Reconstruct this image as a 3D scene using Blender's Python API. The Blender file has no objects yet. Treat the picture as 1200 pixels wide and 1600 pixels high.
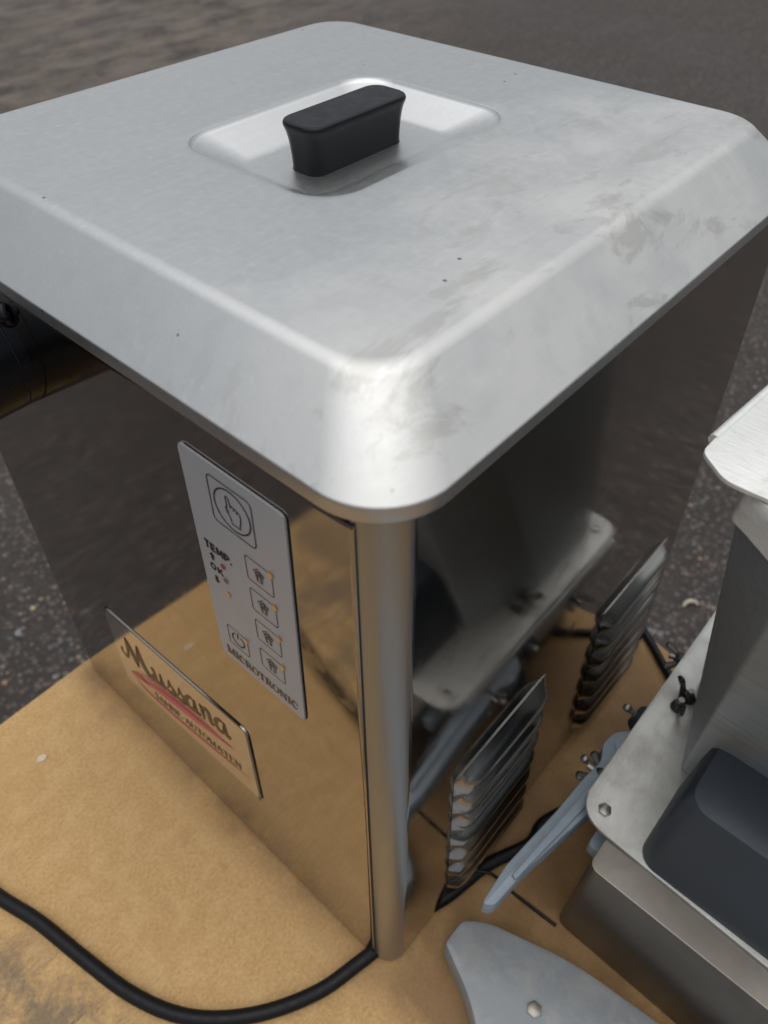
import bpy, bmesh, math, random
from mathutils import Vector, Matrix
random.seed(7)
R = math.radians
sc = bpy.context.scene
col = sc.collection

# ------------------------------------------------------------------ camera
CAM = Vector((-0.08863, -0.07703, 0.58223))
AZ, EL, RO, FP = 0.73326, -0.81289, -0.00773, 1149.33
d = Vector((math.cos(EL)*math.cos(AZ), math.cos(EL)*math.sin(AZ), math.sin(EL)))
rt = d.cross(Vector((0, 0, 1))).normalized(); up = rt.cross(d)
rt2 = math.cos(RO)*rt + math.sin(RO)*up; up2 = -math.sin(RO)*rt + math.cos(RO)*up
cd = bpy.data.cameras.new('camera'); cam = bpy.data.objects.new('camera', cd); col.objects.link(cam)
m = Matrix((rt2, up2, -d)).transposed().to_4x4(); m.translation = CAM
cam.matrix_world = m
cd.sensor_fit = 'VERTICAL'; cd.sensor_height = 36; cd.sensor_width = 27
cd.lens = 36*FP/1600
cd.clip_start = .005; cd.clip_end = 500
cd.dof.use_dof = True; cd.dof.focus_distance = .34; cd.dof.aperture_fstop = 10.5
sc.camera = cam

# ------------------------------------------------------------------ sky (overcast) and sun
w = bpy.data.worlds.new('World'); sc.world = w; w.use_nodes = True
nt = w.node_tree; N = nt.nodes; L = nt.links
bg = N['Background']
SUN_EL, SUN_AZ = R(87), R(205)          # azimuth measured from +X towards +Y
sky = N.new('ShaderNodeTexSky'); sky.sky_type = 'NISHITA'; sky.sun_disc = False
sky.sun_elevation = SUN_EL; sky.sun_rotation = R(90) - SUN_AZ
tc = N.new('ShaderNodeTexCoord'); sep = N.new('ShaderNodeSeparateXYZ'); L.new(tc.outputs['Generated'], sep.inputs[0])
ramp = N.new('ShaderNodeValToRGB'); L.new(sep.outputs['Z'], ramp.inputs[0])
e = ramp.color_ramp.elements
e[0].position = 0.0; e[0].color = (.37, .38, .39, 1)
e[1].position = 1.0; e[1].color = (1.0, 1.0, .98, 1)
for p_, c_ in ((.25, (.45, .47, .485, 1)), (.55, (.64, .655, .66, 1)), (.8, (.88, .89, .89, 1))):
    k = e.new(p_); k.color = c_
cn = N.new('ShaderNodeTexNoise'); cn.inputs['Scale'].default_value = 2.2; cn.inputs['Detail'].default_value = 5
L.new(tc.outputs['Generated'], cn.inputs['Vector'])
cr = N.new('ShaderNodeMapRange'); cr.inputs['From Min'].default_value = .3; cr.inputs['From Max'].default_value = .7
cr.inputs['To Min'].default_value = 8.4; cr.inputs['To Max'].default_value = 11.4
L.new(cn.outputs['Fac'], cr.inputs['Value'])
vm = N.new('ShaderNodeVectorMath'); vm.operation = 'SCALE'
L.new(ramp.outputs['Color'], vm.inputs[0]); 
# thin spot in the cloud where the sun stands
nv_ = N.new('ShaderNodeVectorMath'); nv_.operation = 'DOT_PRODUCT'
L.new(tc.outputs['Generated'], nv_.inputs[0])
nv_.inputs[1].default_value = (math.cos(SUN_EL)*math.cos(SUN_AZ), math.cos(SUN_EL)*math.sin(SUN_AZ), math.sin(SUN_EL))
gr = N.new('ShaderNodeMapRange'); gr.interpolation_type = 'SMOOTHERSTEP'
for k_, v_ in (('From Min', .35), ('From Max', 1.05), ('To Min', .82), ('To Max', 1.52)): gr.inputs[k_].default_value = v_
L.new(nv_.outputs['Value'], gr.inputs['Value'])
gm = N.new('ShaderNodeMath'); gm.operation = 'MULTIPLY'; L.new(gr.outputs['Result'], gm.inputs[0]); L.new(cr.outputs['Result'], gm.inputs[1])
mx = N.new('ShaderNodeMix'); L.new(gm.outputs[0], vm.inputs['Scale']); mx.data_type = 'RGBA'; mx.inputs['Factor'].default_value = .9
L.new(sky.outputs['Color'], mx.inputs['A']); L.new(vm.outputs['Vector'], mx.inputs['B'])
L.new(mx.outputs['Result'], bg.inputs['Color']); bg.inputs['Strength'].default_value = .12
sd = bpy.data.lights.new('sun', 'SUN'); sd.energy = .5; sd.angle = R(50); sd.color = (1, .965, .91)
so = bpy.data.objects.new('sun', sd); col.objects.link(so)
sv = Vector((math.cos(SUN_EL)*math.cos(SUN_AZ), math.cos(SUN_EL)*math.sin(SUN_AZ), math.sin(SUN_EL)))
so.rotation_euler = sv.to_track_quat('Z', 'Y').to_euler(); so.location = sv*5
sc.view_settings.view_transform = 'Standard'; sc.view_settings.look = 'None'
sc.view_settings.exposure = 0.0; sc.view_settings.gamma = 1
sc.view_settings.use_curve_mapping = False
sc.cycles.max_bounces = 10; sc.cycles.glossy_bounces = 6

# ------------------------------------------------------------------ helpers
def ray(px, py):
    return d + (px-600)/FP*rt2 - (py-800)/FP*up2
def atz(px, py, z=0.0):
    v = ray(px, py); return CAM + v*((z-CAM.z)/v.z)

def aty(px, py, y):
    v = ray(px, py); return CAM + v*((y-CAM.y)/v.y)

def bmobj(name, bm, mat, parent=None, smooth=True, wn=False):
    me = bpy.data.meshes.new(name); bmesh.ops.recalc_face_normals(bm, faces=bm.faces); bm.to_mesh(me); bm.free()
    if smooth:
        me.polygons.foreach_set('use_smooth', [True]*len(me.polygons))
        me.set_sharp_from_angle(angle=R(38))
    o = bpy.data.objects.new(name, me); col.objects.link(o)
    if mat: me.materials.append(mat)
    if parent: o.parent = parent
    if wn:
        mo = o.modifiers.new('wn', 'WEIGHTED_NORMAL'); mo.keep_sharp = True; mo.weight = 100
    return o
def tag(o, label=None, cat=None, group=None, kind=None):
    if label: o['label'] = label
    if cat: o['category'] = cat
    if group: o['group'] = group
    if kind: o['kind'] = kind
    return o
def empty(name, loc=(0, 0, 0)):
    o = bpy.data.objects.new(name, None); col.objects.link(o); o.location = loc; o.empty_display_size = .02
    return o
def rr(cx, cy, hx, hy, r, n=10):
    pts = []
    for (sx, sy, a0) in ((1, 1, 0), (-1, 1, 90), (-1, -1, 180), (1, -1, 270)):
        for i in range(n+1):
            a = R(a0 + 90*i/n)
            pts.append((cx+sx*(hx-r)+r*math.cos(a), cy+sy*(hy-r)+r*math.sin(a)))
    return pts
def loft(bm, rings, cap0=True, cap1=True):
    vs = [[bm.verts.new(p) for p in ring] for ring in rings]
    n = len(vs[0])
    for a, b in zip(vs, vs[1:]):
        for i in range(n):
            j = (i+1) % n
            bm.faces.new((a[i], a[j], b[j], b[i]))
    if cap0: bm.faces.new(vs[0][::-1])
    if cap1: bm.faces.new(vs[-1])
    return vs
def tube(bm, pts, r, n=12, cap=True):
    pts = [Vector(p) for p in pts]; rings = []
    t = (pts[1]-pts[0]).normalized()
    a = t.cross(Vector((0, 0, 1)))
    if a.length < .1: a = t.cross(Vector((1, 0, 0)))
    a.normalize()
    for i, p in enumerate(pts):
        t2 = (pts[min(i+1, len(pts)-1)]-pts[max(i-1, 0)]).normalized()
        a = (a - t2*a.dot(t2)).normalized(); b = t2.cross(a)
        rad = r[i] if isinstance(r, (list, tuple)) else r
        rings.append([p+rad*(math.cos(2*math.pi*k/n)*a+math.sin(2*math.pi*k/n)*b) for k in range(n)])
    loft(bm, rings, cap, cap)
def spline(pts, k=10):
    pts = [Vector(p) for p in pts]; out = []
    P = [2*pts[0]-pts[1]] + pts + [2*pts[-1]-pts[-2]]
    for i in range(1, len(P)-2):
        p0, p1, p2, p3 = P[i-1:i+3]
        for s in range(k):
            t = s/k
            out.append(.5*((2*p1)+(p2-p0)*t+(2*p0-5*p1+4*p2-p3)*t*t+(-p0+3*p1-3*p2+p3)*t**3))
    out.append(pts[-1]); return out
def box(bm, x0, x1, y0, y1, z0, z1, bev=0.0):
    r = bmesh.ops.create_cube(bm, size=1)
    for v in r['verts']:
        v.co = Vector((x0+(v.co.x+.5)*(x1-x0), y0+(v.co.y+.5)*(y1-y0), z0+(v.co.z+.5)*(z1-z0)))
    if bev > 0:
        es = list({e_ for v in r['verts'] for e_ in v.link_edges})
        bmesh.ops.bevel(bm, geom=es, offset=bev, segments=2, profile=.6, affect='EDGES')
def prism(bm, poly, z0, z1, bev=0.0):
    a = [bm.verts.new((p[0], p[1], z0)) for p in poly]; b = [bm.verts.new((p[0], p[1], z1)) for p in poly]
    n = len(poly); fs = [bm.faces.new(a[::-1]), bm.faces.new(b)]
    for i in range(n):
        j = (i+1) % n; fs.append(bm.faces.new((a[i], a[j], b[j], b[i])))
    if bev > 0:
        bmesh.ops.recalc_face_normals(bm, faces=fs)
        bmesh.ops.bevel(bm, geom=list(fs[1].edges)+list(fs[0].edges), offset=bev, segments=2, profile=.6, affect='EDGES')
def roundpoly(poly, rad, n=6):
    out = []; k = len(poly)
    for i in range(k):
        p = Vector(poly[i][:2]); a = Vector(poly[i-1][:2])-p; b = Vector(poly[(i+1) % k][:2])-p
        r_ = rad[i] if isinstance(rad, (list, tuple)) else rad
        r_ = min(r_, a.length*.45, b.length*.45)
        if r_ < 1e-5: out.append(tuple(p)); continue
        s = p+a.normalized()*r_; e_ = p+b.normalized()*r_
        for j in range(n+1):
            t = j/n; out.append(tuple((1-t)**2*s+2*t*(1-t)*p+t*t*e_))
    return out

# ------------------------------------------------------------------ materials
def mat(name, base=(.5, .5, .5), metal=0, rough=.5, spec=.5, coat=0):
    m_ = bpy.data.materials.new(name); m_.use_nodes = True
    b = m_.node_tree.nodes['Principled BSDF']
    b.inputs['Base Color'].default_value = (*base, 1); b.inputs['Metallic'].default_value = metal
    b.inputs['Roughness'].default_value = rough; b.inputs['Specular IOR Level'].default_value = spec
    b.inputs['Coat Weight'].default_value = coat
    return m_, m_.node_tree, b
def nd(t, typ, **kw):
    n = t.nodes.new('ShaderNode'+typ)
    for k, v in kw.items():
        if k in n.inputs: n.inputs[k].default_value = v
        else: setattr(n, k, v)
    return n
def objco(t, scale=(1, 1, 1), rot=(0, 0, 0), loc=(0, 0, 0)):
    c = nd(t, 'TexCoord'); mp = nd(t, 'Mapping')
    mp.inputs['Scale'].default_value = scale; mp.inputs['Rotation'].default_value = rot; mp.inputs['Location'].default_value = loc
    t.links.new(c.outputs['Object'], mp.inputs['Vector']); return mp.outputs['Vector']
def noise(t, vec, scale, detail=4, rough=.5, dist=0):
    n = nd(t, 'TexNoise'); n.inputs['Scale'].default_value = scale; n.inputs['Detail'].default_value = detail
    n.inputs['Roughness'].default_value = rough; n.inputs['Distortion'].default_value = dist
    if vec is not None: t.links.new(vec, n.inputs['Vector'])
    return n.outputs['Fac']
def mrange(t, val, a, b, c=0, d_=1, clamp=True):
    n = nd(t, 'MapRange'); n.clamp = clamp
    for k, v in zip(('From Min', 'From Max', 'To Min', 'To Max'), (a, b, c, d_)):
        if hasattr(v, 'links'): t.links.new(v, n.inputs[k])
        else: n.inputs[k].default_value = v
    t.links.new(val, n.inputs['Value']); return n.outputs['Result']
def mixc(t, f, a, b, typ='MIX'):
    n = nd(t, 'Mix', data_type='RGBA', blend_type=typ)
    for k, v in (('Factor', f), ('A', a), ('B', b)):
        if isinstance(v, bpy.types.NodeSocket): t.links.new(v, n.inputs[k])
        elif k == 'Factor': n.inputs[k].default_value = v
        else: n.inputs[k].default_value = (*v, 1)
    return n.outputs['Result']
def mth(t, op, a, b=0.0):
    n = nd(t, 'Math', operation=op)
    for i, v in enumerate((a, b)):
        if isinstance(v, bpy.types.NodeSocket): t.links.new(v, n.inputs[i])
        else: n.inputs[i].default_value = v
    return n.outputs[0]
def bump(t, b, h, strength, dist=.001, prev=None):
    n = nd(t, 'Bump'); n.inputs['Strength'].default_value = strength; n.inputs['Distance'].default_value = dist
    t.links.new(h, n.inputs['Height'])
    if prev: t.links.new(prev, n.inputs['Normal'])
    t.links.new(n.outputs['Normal'], b.inputs['Normal']); return n.outputs['Normal']

# satin lid steel with greasy dust
M_lid, t, b = mat('satin_steel', (.58, .59, .595), 1, .38)
v = objco(t)
brush = noise(t, objco(t, (6, 900, 900)), 1, 3, .6)
big = noise(t, v, 9, 6, .6, .6); mid = noise(t, v, 38, 6, .62, .3); fine = noise(t, v, 260, 4, .6)
# handled, dusty area on the side nearest the front corner
sx = nd(t, 'SeparateXYZ'); t.links.new(nd(t, 'TexCoord').outputs['Object'], sx.inputs[0])
hand = mrange(t, mth(t, 'ADD', sx.outputs['Y'], mth(t, 'MULTIPLY', mrange(t, big, .3, .7, -1, 1), .05)), .13, .02)
patch = noise(t, v, 26, 9, .70, .25)
geo = nd(t, 'NewGeometry'); gs = nd(t, 'SeparateXYZ'); t.links.new(geo.outputs['Normal'], gs.inputs[0])
settle = mrange(t, gs.outputs['Z'], .1, .6)          # dust lies only on what faces up
hand = mth(t, 'MULTIPLY', hand, settle)
dust = mth(t, 'MULTIPLY', mrange(t, patch, .40, .56, .62, 1), mth(t, 'ADD', mth(t, 'MULTIPLY', hand, .85), .06))
speck = mth(t, 'MULTIPLY', mrange(t, fine, .60, .72), mrange(t, mid, .45, .6))
smear = noise(t, objco(t, (24, 52, 34), (0, 0, R(24))), 1, 9, .68, .5)
smud = mth(t, 'MULTIPLY', mrange(t, smear, .545, .61), mth(t, 'ADD', mth(t, 'MULTIPLY', hand, .85), .12))
hair = mth(t, 'MAXIMUM', mrange(t, noise(t, objco(t, (7, 620, 60), (0, 0, R(33))), 1, 2, .5), .735, .76), mrange(t, noise(t, objco(t, (9, 700, 60), (0, 0, R(-52))), 1, 2, .5), .74, .765))
hair = mth(t, 'MULTIPLY', hair, mrange(t, mid, .45, .6))
c0 = mixc(t, mrange(t, brush, .3, .7), (.55, .555, .56), (.59, .595, .60))
c1 = mixc(t, mth(t, 'MULTIPLY', dust, .5), c0, (.70, .675, .63))
c1 = mixc(t, mth(t, 'MULTIPLY', speck, .3), c1, (.74, .73, .70))
c1 = mixc(t, mth(t, 'MULTIPLY', hair, .5), c1, (.36, .35, .33))
c2 = mixc(t, mth(t, 'MULTIPLY', smud, .6), c1, (.43, .415, .385))
vo = nd(t, 'TexVoronoi'); vo.inputs['Scale'].default_value = 70; t.links.new(v, vo.inputs['Vector'])
vsel = nd(t, 'SeparateXYZ'); t.links.new(vo.outputs['Color'], vsel.inputs[0])
spot = mth(t, 'MULTIPLY', mrange(t, vo.outputs['Distance'], .07, .04), mrange(t, vsel.outputs['X'], .82, .85))
c3 = mixc(t, spot, c2, (.16, .14, .12))
scr = nd(t, 'TexWave'); scr.inputs['Scale'].default_value = 9; scr.inputs['Distortion'].default_value = 30; scr.inputs['Detail'].default_value = 2; scr.inputs['Detail Scale'].default_value = .8
t.links.new(v, scr.inputs['Vector'])
scm = mth(t, 'MULTIPLY', mrange(t, scr.outputs['Fac'], .992, 1.0), mrange(t, mid, .5, .56))
c4 = mixc(t, mth(t, 'MULTIPLY', scm, .0), c3, (.45, .44, .42))
t.links.new(c4, b.inputs['Base Color'])
t.links.new(mrange(t, dust, 0, 1, 1, .62), b.inputs['Metallic'])
t.links.new(mth(t, 'ADD', mrange(t, fine, .3, .7, .34, .40), mth(t, 'MULTIPLY', dust, .1)), b.inputs['Roughness'])
p1 = bump(t, b, brush, .035, .0006)
p2 = bump(t, b, big, .06, .004, p1)
bump(t, b, mth(t, 'ADD', mth(t, 'MULTIPLY', mid, .7), mth(t, 'MULTIPLY', fine, .3)), .06, .0008, p2)

# polished body steel: sharp, slightly wavy reflections, dull film
M_body, t, b = mat('polished_steel', (.60, .585, .56), 1, .1)
v = objco(t)
film = noise(t, v, 7, 5, .6, .4); f2 = noise(t, v, 60, 5, .65)
br = noise(t, objco(t, (700, 700, 8)), 1, 3, .6)
ca = mixc(t, mrange(t, film, .35, .7), (.43, .395, .365), (.35, .33, .31))
t.links.new(mixc(t, mth(t, 'MULTIPLY', mrange(t, f2, .54, .66), .55), ca, (.35, .32, .29)), b.inputs['Base Color'])
t.links.new(mth(t, 'ADD', mrange(t, film, .3, .7, .045, .105), mrange(t, f2, .5, .72, 0, .08)), b.inputs['Roughness'])
p1 = bump(t, b, noise(t, v, 4, 1, .3), .10, .006)
bump(t, b, br, .002, .0002, p1)

M_post, t, b = mat('satin_folded_steel', (.40, .41, .42), 1, .25)
t.links.new(mrange(t, noise(t, objco(t, (900, 900, 6)), 1, 3, .6), .3, .7, .30, .40), b.inputs['Roughness'])
M_louv, t, b = mat('pressed_steel', (.52, .505, .48), 1, .2)
v = objco(t, (3, 60, 60))
t.links.new(mrange(t, noise(t, v, 6, 4), .3, .7, .12, .3), b.inputs['Roughness'])

M_gap, t, b = mat('dark_gap', (.012, .012, .012), 0, .7)
M_black, t, b = mat('black_plastic', (.009, .011, .014), 0, .34, .22)
v = objco(t)
t.links.new(mrange(t, noise(t, v, 150, 5, .6), .3, .7, .26, .44), b.inputs['Roughness'])
t.links.new(mixc(t, mrange(t, noise(t, v, 70, 6, .7), .6, .85, 0, .4), (.004, .005, .007), (.018, .020, .024)), b.inputs['Base Color'])
bump(t, b, noise(t, v, 1500, 2), .05, .0003)
M_spout, t, b = mat('glossy_black_plastic', (.004, .005, .008), 0, .18, .25)
t.links.new(mrange(t, noise(t, objco(t), 40, 4), .3, .7, .12, .3), b.inputs['Roughness'])
M_rub, t, b = mat('black_rubber', (.006, .006, .008), 0, .42, .22)
t.links.new(mrange(t, noise(t, objco(t), 200, 4), .3, .7, .3, .55), b.inputs['Roughness'])

# MDF board
M_mdf, t, b = mat('fibreboard', (.42, .27, .12), 0, .62, .3)
v = objco(t)
n1 = noise(t, v, 5, 5, .6, .5); n2 = noise(t, v, 420, 4, .7); n3 = noise(t, v, 800, 3, .7); n4 = noise(t, v, 60, 4, .65)
c = mixc(t, mrange(t, n1, .3, .7), (.47, .295, .122), (.57, .37, .165))
c = mixc(t, mrange(t, n2, .35, .70), c, (.37, .21, .08))
c = mixc(t, mrange(t, n3, .62, .72, 0, .9), c, (.20, .10, .035))
c = mixc(t, mth(t, 'MULTIPLY', mrange(t, n4, .45, .7), .28), c, (.64, .45, .23))
# grey dirt ground into the near end of the board and drag marks
sx = nd(t, 'SeparateXYZ'); t.links.new(nd(t, 'TexCoord').outputs['Object'], sx.inputs[0])
dirtx = mrange(t, mth(t, 'ADD', mth(t, 'ADD', sx.outputs['X'], mth(t, 'MULTIPLY', sx.outputs['Y'], .25)), mrange(t, n1, .3, .7, -.015, .015)), -.088, -.122)
drag = noise(t, objco(t, (14, 70, 1), (0, 0, R(28))), 1, 6, .72, .2)
dn = mrange(t, noise(t, v, 24, 9, .74, .4), .42, .56)
dirt = mth(t, 'MULTIPLY', dirtx, mth(t, 'MAXIMUM', mth(t, 'MULTIPLY', dn, .75), mrange(t, drag, .56, .66)))
c = mixc(t, mth(t, 'MULTIPLY', dirt, .95), c, (.10, .085, .07))
scuff = mth(t, 'MULTIPLY', mrange(t, drag, .66, .76), mrange(t, n4, .45, .6))
c = mixc(t, mth(t, 'MULTIPLY', scuff, .55), c, (.16, .12, .09))
brownx = mth(t, 'MULTIPLY', mrange(t, mth(t, 'ADD', sx.outputs['X'], mrange(t, n4, .3, .7, -.006, .006)), -.026, -.004), mrange(t, noise(t, v, 11, 5, .6), .35, .6, .25, .8))  # board turns unevenly browner towards the machine's left side and past it
c = mixc(t, brownx, c, (.19, .105, .048))
hv = noise(t, v, 22, 6, .7, .8)
c = mixc(t, mrange(t, hv, .58, .74, 0, .45), c, (.27, .165, .08))
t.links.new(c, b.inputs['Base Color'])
t.links.new(mrange(t, n2, .3, .7, .5, .72), b.inputs['Roughness'])
bump(t, b, n2, .12, .0006)

M_wood, t, b = mat('rough_pine', (.30, .20, .11), 0, .75)
wn_ = noise(t, objco(t, (40, 4, 40)), 3, 5, .6)
t.links.new(mixc(t, wn_, (.22, .14, .07), (.38, .27, .16)), b.inputs['Base Color'])

# asphalt
M_asp, t, b = mat('asphalt', (.05, .045, .042), 0, .8, .35)
v = objco(t)
vor = nd(t, 'TexVoronoi'); vor.inputs['Scale'].default_value = 78; vor.inputs['Randomness'].default_value = 1
t.links.new(v, vor.inputs['Vector'])
sv2 = nd(t, 'SeparateXYZ'); t.links.new(vor.outputs['Color'], sv2.inputs[0])
rmp = nd(t, 'ValToRGB'); t.links.new(sv2.outputs['X'], rmp.inputs[0])
els = rmp.color_ramp.elements; els[0].position = 0; els[0].color = (.02, .018, .017, 1); els[1].position = 1; els[1].color = (.16, .13, .11, 1)
for p_, c_ in ((.3, (.03, .026, .024, 1)), (.55, (.055, .048, .046, 1)), (.75, (.085, .06, .052, 1)), (.86, (.075, .078, .085, 1)), (.94, (.13, .09, .07, 1))):
    k = els.new(p_); k.color = c_
stone = mrange(t, vor.outputs['Distance'], .52, .30)
n1 = noise(t, v, 1.1, 6, .62, .7); n2 = noise(t, v, 30, 6, .7); n3 = noise(t, v, 300, 3, .7)
c = mixc(t, stone, (.018, .016, .015), rmp.outputs['Color'])
c = mixc(t, mrange(t, n2, .45, .75, 0, .7), c, (.045, .036, .031))
# dried mud further off, swept into ridges
sx = nd(t, 'SeparateXYZ'); t.links.new(nd(t, 'TexCoord').outputs['Object'], sx.inputs[0])
far = mth(t, 'MULTIPLY', mrange(t, mth(t, 'SUBTRACT', sx.outputs['Y'], mth(t, 'MULTIPLY', sx.outputs['X'], .45)), 1.0, 2.8), mrange(t, sx.outputs['X'], -.1, .5))
rid = noise(t, objco(t, (1.3, 2.9, 1), (0, 0, R(-32))), 2.1, 9, .72, .5)
mud = mth(t, 'MULTIPLY', mrange(t, rid, .38, .58), mth(t, 'ADD', mth(t, 'MULTIPLY', far, .8), mrange(t, n1, .5, .75, 0, .12)))
c = mixc(t, mud, c, mixc(t, n2, (.065, .053, .043), (.13, .108, .088)))
c = mixc(t, mrange(t, n1, .3, .6, .35, 0), c, (.022, .02, .019))
vs = nd(t, 'VectorMath', operation='MULTIPLY'); t.links.new(c, vs.inputs[0]); vs.inputs[1].default_value = (1.6, 1.55, 1.52)
t.links.new(vs.outputs[0], b.inputs['Base Color'])
t.links.new(mrange(t, n1, .3, .7, .62, .9), b.inputs['Roughness'])
hh = mth(t, 'ADD', mth(t, 'MULTIPLY', stone, .6), mth(t, 'ADD', mth(t, 'MULTIPLY', n3, .35), mth(t, 'MULTIPLY', rid, 3)))
bump(t, b, hh, .7, .006)
M_stone, t, b = mat('pebble', (.12, .1, .09), 0, .7)
oi = nd(t, 'ObjectInfo'); vv = nd(t, 'TexVoronoi'); vv.inputs['Scale'].default_value = 40; t.links.new(objco(t), vv.inputs['Vector'])
s3 = nd(t, 'SeparateXYZ'); t.links.new(vv.outputs['Color'], s3.inputs[0])
rp = nd(t, 'ValToRGB'); t.links.new(s3.outputs['Y'], rp.inputs[0]); el = rp.color_ramp.elements
el[0].color = (.035, .032, .03, 1); el[1].color = (.22, .19, .15, 1)
for p_, c_ in ((.45, (.06, .05, .048, 1)), (.7, (.10, .065, .052, 1)), (.85, (.10, .105, .115, 1))):
    k = el.new(p_); k.color = c_
t.links.new(rp.outputs['Color'], b.inputs['Base Color'])
M_chip, t, b = mat('pale_chip', (.42, .36, .28), 0, .7)

M_label, t, b = mat('grey_label_foil', (.36, .36, .38), .2, .40, .35)
t.links.new(mrange(t, noise(t, objco(t), 90, 4), .3, .7, .33, .42), b.inputs['Roughness'])
M_ink, t, b = mat('black_print', (.012, .01, .01), 0, .5)
M_brown, t, b = mat('brown_print', (.12, .065, .03), 0, .5)
M_inkb, t, b = mat('dark_brown_print', (.05, .028, .018), 0, .5)
M_red, t, b = mat('red_print', (.52, .10, .115), 0, .5)
M_ledr, t, b = mat('red_lens', (.30, .01, .015), 0, .2)
M_ledg, t, b = mat('green_lens', (.0, .10, .055), 0, .2)
M_ledy, t, b = mat('amber_lens', (.62, .28, .01), 0, .25)
M_badge, t, b = mat('brushed_badge_steel', (.60, .56, .53), .93, .13)
M_edge, t, b = mat('blue_grey_edge', (.07, .09, .11), .6, .35)

M_alu, t, b = mat('scratched_aluminium', (.62, .62, .60), .75, .42)
v = objco(t)
q1 = noise(t, v, 30, 6, .7, .5); q2 = noise(t, objco(t, (40, 900, 300), (0, 0, R(12))), 1, 4, .7)
c = mixc(t, mrange(t, q1, .45, .75), (.52, .52, .50), (.42, .40, .37))
c = mixc(t, mrange(t, q2, .62, .72, 0, .6), c, (.34, .33, .31))
rs = noise(t, objco(t, (30, 120, 30)), 1, 5, .7, .6)
c = mixc(t, mrange(t, rs, .69, .75, 0, .7), c, (.24, .12, .06))
t.links.new(c, b.inputs['Base Color'])
t.links.new(mrange(t, q1, .3, .7, .34, .55), b.inputs['Roughness'])
bump(t, b, q2, .25, .0008)
M_cast, t, b = mat('worn_cast_rim', (.62, .63, .62), .55, .5)
v = objco(t)
q1 = noise(t, v, 45, 6, .7, .6); q2 = noise(t, objco(t, (900, 60, 900)), 1, 4, .7); q3 = noise(t, objco(t, (900, 60, 60), (0, 0, R(30))), 1, 4, .7)
c = mixc(t, mrange(t, q1, .5, .72), (.72, .72, .70), (.58, .56, .52))
c = mixc(t, mrange(t, q3, .68, .74, 0, .7), c, (.30, .28, .25))
t.links.new(c, b.inputs['Base Color'])
bump(t, b, mth(t, 'ADD', q1, q2), .35, .001)
M_hop, t, b = mat('brushed_blue_steel', (.30, .33, .36), .6, .32)
v = objco(t)
q2 = noise(t, objco(t, (300, 14, 1400), (R(4), 0, 0)), 1, 4, .7); q1 = noise(t, v, 14, 5, .6, .3)
c = mixc(t, mrange(t, q2, .3, .7), (.22, .245, .265), (.38, .41, .43))
c = mixc(t, mrange(t, q1, .48, .7, 0, .5), c, (.30, .22, .15))
t.links.new(c, b.inputs['Base Color']); bump(t, b, q2, .2, .0006)
t.links.new(mrange(t, q1, .3, .7, .42, .58), b.inputs['Roughness'])
M_blue, t, b = mat('blue_grey_enamel', (.20, .27, .345), 0, .45)
v = objco(t)
t.links.new(mixc(t, mrange(t, noise(t, v, 50, 5, .7, .4), .5, .75, 0, .6), (.22, .265, .315), (.34, .37, .39)), b.inputs['Base Color'])
bump(t, b, noise(t, v, 220, 4), .15, .0008)
M_case, t, b = mat('grey_casing', (.24, .25, .26), .2, .5)
v = objco(t)
t.links.new(mixc(t, mrange(t, noise(t, v, 40, 6, .7, .6), .45, .75, 0, .7), (.22, .235, .25), (.34, .33, .31)), b.inputs['Base Color'])
bump(t, b, noise(t, v, 300, 4), .2, .0008)
M_dkblue, t, b = mat('dark_slate_casting', (.03, .038, .05), 0, .5)
M_stain, t, b = mat('stained_steel', (.20, .185, .165), .9, .38)
t.links.new(mixc(t, noise(t, objco(t), 18, 5, .7, .4), (.12, .10, .085), (.27, .255, .23)), b.inputs['Base Color'])
M_bolt, t, b = mat('dull_zinc', (.30, .28, .25), .9, .4)
M_wing, t, b = mat('blackened_zinc', (.06, .058, .055), .7, .4)
M_ochre, t, b = mat('rust_brown', (.24, .12, .05), 0, .8)

# ------------------------------------------------------------------ ground
GZ = -.70
bm = bmesh.new()
bmesh.ops.create_grid(bm, x_segments=1, y_segments=1, size=150)
g = bmobj('asphalt_ground', bm, M_asp, None, False); g.location = (0, 0, GZ); tag(g, kind='structure')
# loose stones pressed into the surface
bm = bmesh.new()
def stone_at(bm, x, y, s, zz):
    nv = 7; a0 = random.random()*6.28; sq = random.uniform(.6, 1); rot = random.random()*6.28
    rings = []
    for (k, hgt) in ((1.0, 0), (.82, .5), (.45, .78)):
        ring = []
        for i in range(nv):
            a = a0+6.283*i/nv; rr_ = s*k*random.uniform(.82, 1.1)
            px, py = rr_*math.cos(a), rr_*math.sin(a)*sq
            ring.append((x+px*math.cos(rot)-py*math.sin(rot), y+px*math.sin(rot)+py*math.cos(rot), zz+s*hgt*.55))
        rings.append(ring)
    loft(bm, rings, False, True)
cnt = 0
while cnt < 5200:
    px, py = random.uniform(-120, 1320), random.uniform(0, 1150)
    P = atz(px, py, GZ)
    x, y = P.x, P.y
    if P.y < .30 and P.x < .3: continue
    dd = (P-CAM).length
    if dd > 3.2: continue
    if random.random() > (1.0/dd)**.6: pass
    s = random.choice([.0022, .003, .003, .004, .005, .0065])*random.uniform(.8, 1.2)
    stone_at(bm, x, y, s, GZ-s*.08); cnt += 1
for i in range(9500):       # area mirrored in the two polished sides
    if i % 2: x, y = random.uniform(-1.7, -.1), random.uniform(.38, 2.1)
    else: x, y = random.uniform(.4, 1.9), random.uniform(-1.2, .1)
    s = random.choice([.003, .004, .005, .007])*random.uniform(.8, 1.2)
    stone_at(bm, x, y, s, GZ-s*.08)
g = bmobj('gravel', bm, M_stone, None, True); tag(g, 'loose grit and small stones bedded in the dark asphalt', 'gravel', kind='stuff')
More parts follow.
